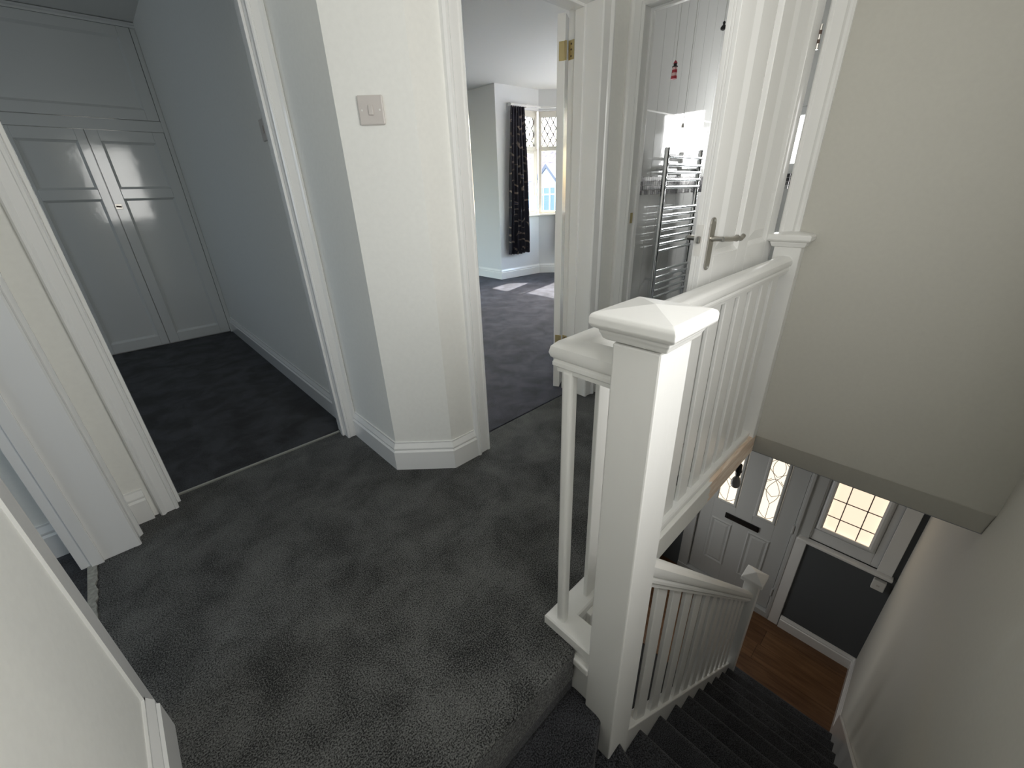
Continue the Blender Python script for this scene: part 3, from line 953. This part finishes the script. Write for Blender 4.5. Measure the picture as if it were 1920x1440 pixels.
for (a,b) in GL:
    be = MB()
    c = [(DX,a,gz0),(DX,b,gz0),(DX,b,gz1),(DX,a,gz1)]
    be.sweep([(-.030,0),(-.030,.008),(-.022,.014),(-.010,.012),(0,.002),(0,0)], c, (-1,0,0), closed=True)
    be.build('glazing_bead', 'front_door_paint', fd, smooth=30)
    gp = MB().box(DX+.012,DX+.018,a,b,gz0,gz1).build('pane', 'frosted_door', fd)
    # lead curves: interlaced loops on a stem with a swag below
    ld = MB()
    cy_, w_ = (a+b)/2, (b-a)/2
    P = lambda u, z: (DX+.009, cy_+u*w_, gz0+z)
    def curve(fn, n=24): ld.tube([P(*fn(i/n)) for i in range(n+1)], .0024, 5)
    curve(lambda t: (0, .02*0+.20*t), 4)
    curve(lambda t: (-1+2*t, .13-.10*math.sin(math.pi*t)), 16)
    for sg in (1,-1):
        curve(lambda t: (sg*.55*math.sin(2*math.pi*t*1.0+0)*(1-.1*t), .20+.52*t), 32)
        curve(lambda t: (sg*(.85*math.sin(math.pi*t)), .42*0+.28+.20*t), 16)
        curve(lambda t: (sg*(.85*math.sin(math.pi*t)), .50+.20*t), 16)
        curve(lambda t: (sg*(1-.6*t), .47-.03*math.sin(math.pi*t)), 8)
    ld.build('leading', 'lead', gp)
def door_panel(y0, y1, z0, z1):
    s1, s2, s3 = .012, .03, .05
    V = []
    for s_, d in ((0,.0),(s1,.010),(s2,.002),(s3,.008)):
        V += [(DX-d,y0+s_,z0+s_),(DX-d,y1-s_,z0+s_),(DX-d,y1-s_,z1-s_),(DX-d,y0+s_,z1-s_)]
    Fs = []
    for i in range(3):
        for j in range(4): Fs.append((i*4+j,i*4+(j+1)%4,i*4+4+(j+1)%4,i*4+4+j))
    Fs.append((12,13,14,15))
    MB().add(V, Fs).build('panel', 'front_door_paint', fd)
door_panel(.445,.645,-2.43,-1.85)
door_panel(.785,.985,-2.43,-1.87)
lt = MB().box(DX-.012,DX,.56,.868,-1.815,-1.752).build('letter_plate', 'black_plate', fd, bevel=.004)
MB().box(DX-.020,DX-.012,.575,.853,-1.803,-1.768).build('flap', 'black_plate', lt, bevel=.003)
for hz in (-1.62,-2.42):
    MB().tube([(XF-.014,.312,hz),(XF-.014,.312,hz+.09)], .010, 8).build('hinge', 'front_door_paint', fd, smooth=50)

hw = tag(empty('window_2', (XF,-.04,-1.6)), 'square leaded frosted hall window with white frame beside the front door', 'window', kind='structure')
gy0, gy1, wz0, wz1 = -.226, .180, -1.485, -.43
f2 = MB()
fo = [(-.275,gy0),(gy1,.19+.03)]
f2.box(XF+.01,XF+.07,-.275,gy0,-1.60,-.36).box(XF+.01,XF+.07,gy1,.215,-1.60,-.36).box(XF+.01,XF+.07,gy0,gy1,-1.60,wz0).box(XF+.01,XF+.07,gy0,gy1,wz1,-.36)
f2.build('frame', 'upvc', hw, bevel=.004)
f3 = MB()
c = [(XF+.01,gy0,wz0),(XF+.01,gy1,wz0),(XF+.01,gy1,wz1),(XF+.01,gy0,wz1)]
f3.sweep([(-.05,0),(-.05,.010),(-.035,.018),(-.020,.014),(0,-.012),(0,-.02)], c, (-1,0,0), closed=True)
f3.build('glazing_bead', 'upvc', hw, smooth=30)
pw, phh = (gy1-gy0)/3, .1715
for i in range(3):
    for j in range(6):
        z_0 = wz0+j*phh; z_1 = min(z_0+phh, wz1)
        if z_1-z_0 > .02: MB().box(XF+.030,XF+.036,gy0+i*pw+.002,gy0+(i+1)*pw-.002,z_0+.002,z_1-.002).build('pane', 'frosted_window', hw)
ld = MB()
for i in (1,2): ld.box(XF+.026,XF+.038,gy0+i*pw-.0035,gy0+i*pw+.0035,wz0,wz1)
for j in range(1,6): ld.box(XF+.026,XF+.038,gy0,gy1,wz0+j*phh-.0035,wz0+j*phh+.0035)
ld.build('leading', 'lead', hw)
MB().box(XF-.055,XF+.02,-.378,.262,-1.628,-1.600).build('sill', 'trim_gloss', hw, bevel=.008)
MB().box(XF-.014,XF,-.365,-.272,-1.60,-.34).build('side_board', 'trim_gloss', hw, bevel=.003)
MB().box(XF-.014,XF+.01,.192,.276,ZH,-1.628).build('side_post', 'trim_gloss', hw, bevel=.003)

ch = MB().box(XF-.038,XF,-.357,-.277,-1.766,-1.672).build('chime_box', 'white_plastic', bevel=.005)
tag(ch, 'small white plastic box on the dark wall just under the hall sill', 'wall box')
MB().box(XF-.041,XF-.037,-.325,-.305,-1.725,-1.712).build('button', 'switch_plastic', ch)

pb = tag(empty('pendant_bulb', (2.8,.646,-.139)), 'bare light bulb on a short cord hanging before the front door glass', 'lamp')
MB().lathe([(.003,0),(.028,-.002),(.034,-.012),(.034,-.02),(.012,-.026)][::-1], (2.8,.646,-.137), 16).build('ceiling_rose', 'white_plastic', pb, smooth=40)
MB().tube([(2.8,.646,-.155),(2.801,.648,-.35),(2.799,.645,-.55),(2.8,.646,-.60)], .0035, 6).build('cord', 'cord_white', pb)
MB().lathe([(.010,.0),(.018,-.008),(.019,-.05),(.023,-.055),(.023,-.066),(.019,-.070),(.018,-.095),(.014,-.10)], (2.8,.646,-.595), 14).build('lamp_holder', 'black_plate', pb, smooth=40)
MB().lathe([(.012,0),(.015,-.018),(.024,-.034),(.031,-.052),(.034,-.072),(.031,-.092),(.022,-.106),(.008,-.113),(.001,-.114)], (2.8,.646,-.690), 18).build('bulb', 'bulb_glass', pb, smooth=60)

# ------------------------------------------------------------------ fitted cupboard
cb = tag(empty('fitted_cupboard', (.18,4.97,0)), 'white gloss built-in cupboard with two panelled doors and a wide top door', 'cupboard')
CY = 4.97
cx0, cx1 = -1.3, .719
mb = MB()
mb.box(.684,cx1,CY,CY+.04,0,2.49).box(cx0,.684,CY,CY+.04,1.765,1.842).box(cx0,.684,CY,CY+.04,2.468,2.49).box(cx0,-.305,CY,CY+.04,0,1.765).box(cx0,.684,CY+.02,CY+.05,0,2.49)
mb.build('carcass', 'cupboard_gloss', cb, bevel=.002)
MB().sweep([(0,0),(.012,0),(.016,.012),(.026,.018),(.026,.03),(0,.03)], [(cx0,CY,2.465),(cx1,CY,2.465)], (0,0,1), flip=True).build('cornice', 'cupboard_gloss', cb)
MB().box(.684,.715,CY-.004,CY,0,2.46).build('cover_strip', 'cupboard_gloss', cb, bevel=.002)
def cup_door(x0, x1, z0, z1, panels, name='door'):
    xs = [x0]; 
    px0, px1 = panels[0][0], panels[0][1]
    d = MB().box(x0,px0,CY-.006,CY+.018,z0,z1).box(px1,x1,CY-.006,CY+.018,z0,z1)
    zz = [z0]+[v for p in panels for v in (p[2],p[3])]+[z1]
    for i in range(0,len(zz),2): d.box(px0,px1,CY-.006,CY+.016,zz[i],zz[i+1])
    do = d.build(name, 'cupboard_gloss', cb, bevel=.0025)
    for p in panels:
        V = []
        for s_, dd in ((0,-.005),(.014,.010),(.016,.012)):
            V += [(p[0]+s_,CY+dd,p[2]+s_),(p[1]-s_,CY+dd,p[2]+s_),(p[1]-s_,CY+dd,p[3]-s_),(p[0]+s_,CY+dd,p[3]-s_)]
        Fs = [(i*4+j,i*4+(j+1)%4,i*4+4+(j+1)%4,i*4+4+j) for i in range(2) for j in range(4)]+[(8,9,10,11)]
        MB().add(V, Fs).build('panel', 'cupboard_gloss', do)
    return do
cup_door(-.302,.178,.012,1.761,[(-.22,.120,.098,1.265),(-.22,.120,1.340,1.683)])
d2_ = cup_door(.182,.680,.012,1.761,[(.256,.600,.098,1.265),(.256,.600,1.340,1.683)])
cup_door(-1.28,.680,1.846,2.464,[(-.70,.60,1.92,2.40)], 'upper_door')
la = MB().box(.182,.228,CY-.016,CY-.006,1.188,1.228).build('latch', 'nickel', d2_, bevel=.002)
MB().tube([(.190,CY-.026,1.210),(.222,CY-.026,1.206)], .006, 8).build('bolt', 'rust', la)

# ------------------------------------------------------------------ switches
sw = tag(empty('light_switch', (.805,1.512,1.478)), 'square pinkish white single rocker switch on the chamfered landing wall', 'light switch')
n_ = Vector((-.684,-.7295,0)); t_ = Vector((.7295,-.684,0))
cw = Vector((.8075,1.5208,1.478))
MB().obox(cw, t_, n_, (0,0,1), (-.043,.043), (0,.009), (-.043,.043)).build('plate', 'switch_plastic', sw, bevel=.004)
MB().obox(cw+Vector((0,0,0)), t_, n_, (0,0,1), (-.008,.008), (.009,.0135), (-.015,.015)).build('rocker', 'switch_plastic', sw, bevel=.002)
for q in (-.03,.03): MB().tube([cw+t_*q+n_*.008, cw+t_*q+n_*.0098], .0032, 8).build('screw', 'white_plastic', sw)
s2 = tag(empty('light_switch', (.715,2.40,1.51)), 'switch plate half hidden behind the door frame in the cupboard room', 'light switch')
MB().box(.710,.719,2.355,2.441,1.467,1.555).build('plate', 'switch_plastic', s2, bevel=.003)
MB().box(.706,.710,2.39,2.406,1.497,1.527).build('rocker', 'switch_plastic', s2, bevel=.001)

# ------------------------------------------------------------------ bathroom
wb = tag(empty('wall_tiled', (2.9,1.51,0)), 'glossy white panelled bathroom wall with a dark mosaic band', 'wall', kind='structure')
MB().box(2.29,3.9,1.508,1.516,0,CEIL).build('backing', 'joint_white', wb)
px = 2.29
n = 0
while px < 3.9:
    x1 = min(px+.125, 3.9)
    for z0_, z1_ in ((0,1.168),(1.276,1.618),(1.626,CEIL)):
        MB().box(px+.0012,x1-.0012,1.5,1.508,z0_,z1_).build('panel', 'panel_gloss', wb)
    px = x1
MB().box(2.29,3.9,1.499,1.508,1.618,1.626).build('joint_strip', 'joint_white', wb)
# mosaic band: 4 rows of small glass tiles
rn = random.Random(2)
tiles = {'mosaic_dark': MB(), 'mosaic_mid': MB(), 'mosaic_light': MB()}
ts = .0265
for i in range(int(1.61/ts)):
    for j in range(4):
        r_ = rn.random()
        key = 'mosaic_dark' if r_ < .6 else 'mosaic_mid' if r_ < .85 else 'mosaic_light'
        xa, za = 2.29+i*ts, 1.169+j*ts
        tiles[key].box(xa+.0012,xa+ts-.0012,1.501,1.508,za+.0012,za+ts-.0012)
for i in range(26):
    for j in range(4):
        r_ = rn.random()
        key = 'mosaic_dark' if r_ < .6 else 'mosaic_mid' if r_ < .85 else 'mosaic_light'
        tiles[key].box(3.893,3.9,.72+i*ts+.0012,.72+(i+1)*ts-.0012,1.169+j*ts+.0012,1.169+(j+1)*ts-.0012)
for key, t in tiles.items():
    o = t.build('mosaic_tiles', key, wb)
    o['kind'] = 'stuff'
tr = tag(empty('towel_radiator', (2.95,1.43,.42)), 'chrome ladder towel radiator on the bathroom wall', 'radiator')
TX0, TX1, TY = 2.715, 3.19, 1.43
for x_ in (TX0, TX1):
    MB().lathe([(.014,.40),(.0165,.403),(.0165,1.428),(.014,1.432),(.001,1.433)], (x_,TY,0), 16).build('post', 'chrome', tr, smooth=40)
rung = MB().tube([(TX0,TY-.013,.50),(TX1,TY-.013,.50)], .0105, 12).build('rung', 'chrome', tr, smooth=60)
for z_ in (.546,.593,.639,.683,.818,.862,.908,.953,.998,1.041,1.083,1.209,1.252,1.295,1.338,1.384): copy_part(rung, tr, (0,0,z_-.50))
for x_ in (TX0+.02,TX1-.02):
    for z_ in (.62,1.316): MB().tube([(x_,TY,z_),(x_,1.5,z_)], .009, 8).build('bracket', 'chrome', tr)
def cord_thing(name, x_, y_, ztop, zbot, label):
    e = tag(empty(name, (x_,y_,ztop)), label, 'pull cord')
    MB().tube([(x_,y_,ztop),(x_,y_,zbot)], .0012, 5).build('cord', 'cord', e)
    return e
e = cord_thing('pull_cord', 2.61, 1.385, CEIL, 1.84, 'light pull cord ending in a red and pale striped lighthouse')
lx, ly = 2.61, 1.385
pr = [(.0165,1.758),(.0155,1.772),(.0145,1.786),(.0135,1.800),(.0125,1.812)]
for i in range(4):
    MB().lathe([(pr[i][0],0),(pr[i+1][0],pr[i+1][1]-pr[i][1])], (lx,ly,pr[i][1]), 14).build('stripe', 'red' if i % 2 == 0 else 'pink_white', e, smooth=40)
MB().lathe([(.015,0),(.015,.004),(.009,.005),(.009,.018)], (lx,ly,1.812), 14).build('lantern_room', 'black', e)
MB().lathe([(.012,0),(.006,.010),(.001,.015)], (lx,ly,1.829), 14).build('roof', 'red', e)
e = cord_thing('pull_cord', 2.672, 1.328, CEIL, 1.545, 'thin pull cord ending in a small grey weight above the radiator')
MB().lathe([(.002,.022),(.005,.018),(.008,.002),(.007,0)][::-1], (2.672,1.328,1.523), 12).build('weight', 'nickel', e, smooth=40)
e = cord_thing('pull_cord', 2.775, 1.218, CEIL, 1.995, 'short cord with a small dark bead ornament beside the open bathroom door')
MB().lathe([(.001,0),(.013,.005),(.015,.014),(.010,.022),(.005,.026),(.007,.036),(.003,.041)], (2.775,1.218,1.962), 12).build('bead', 'black', e, smooth=50)
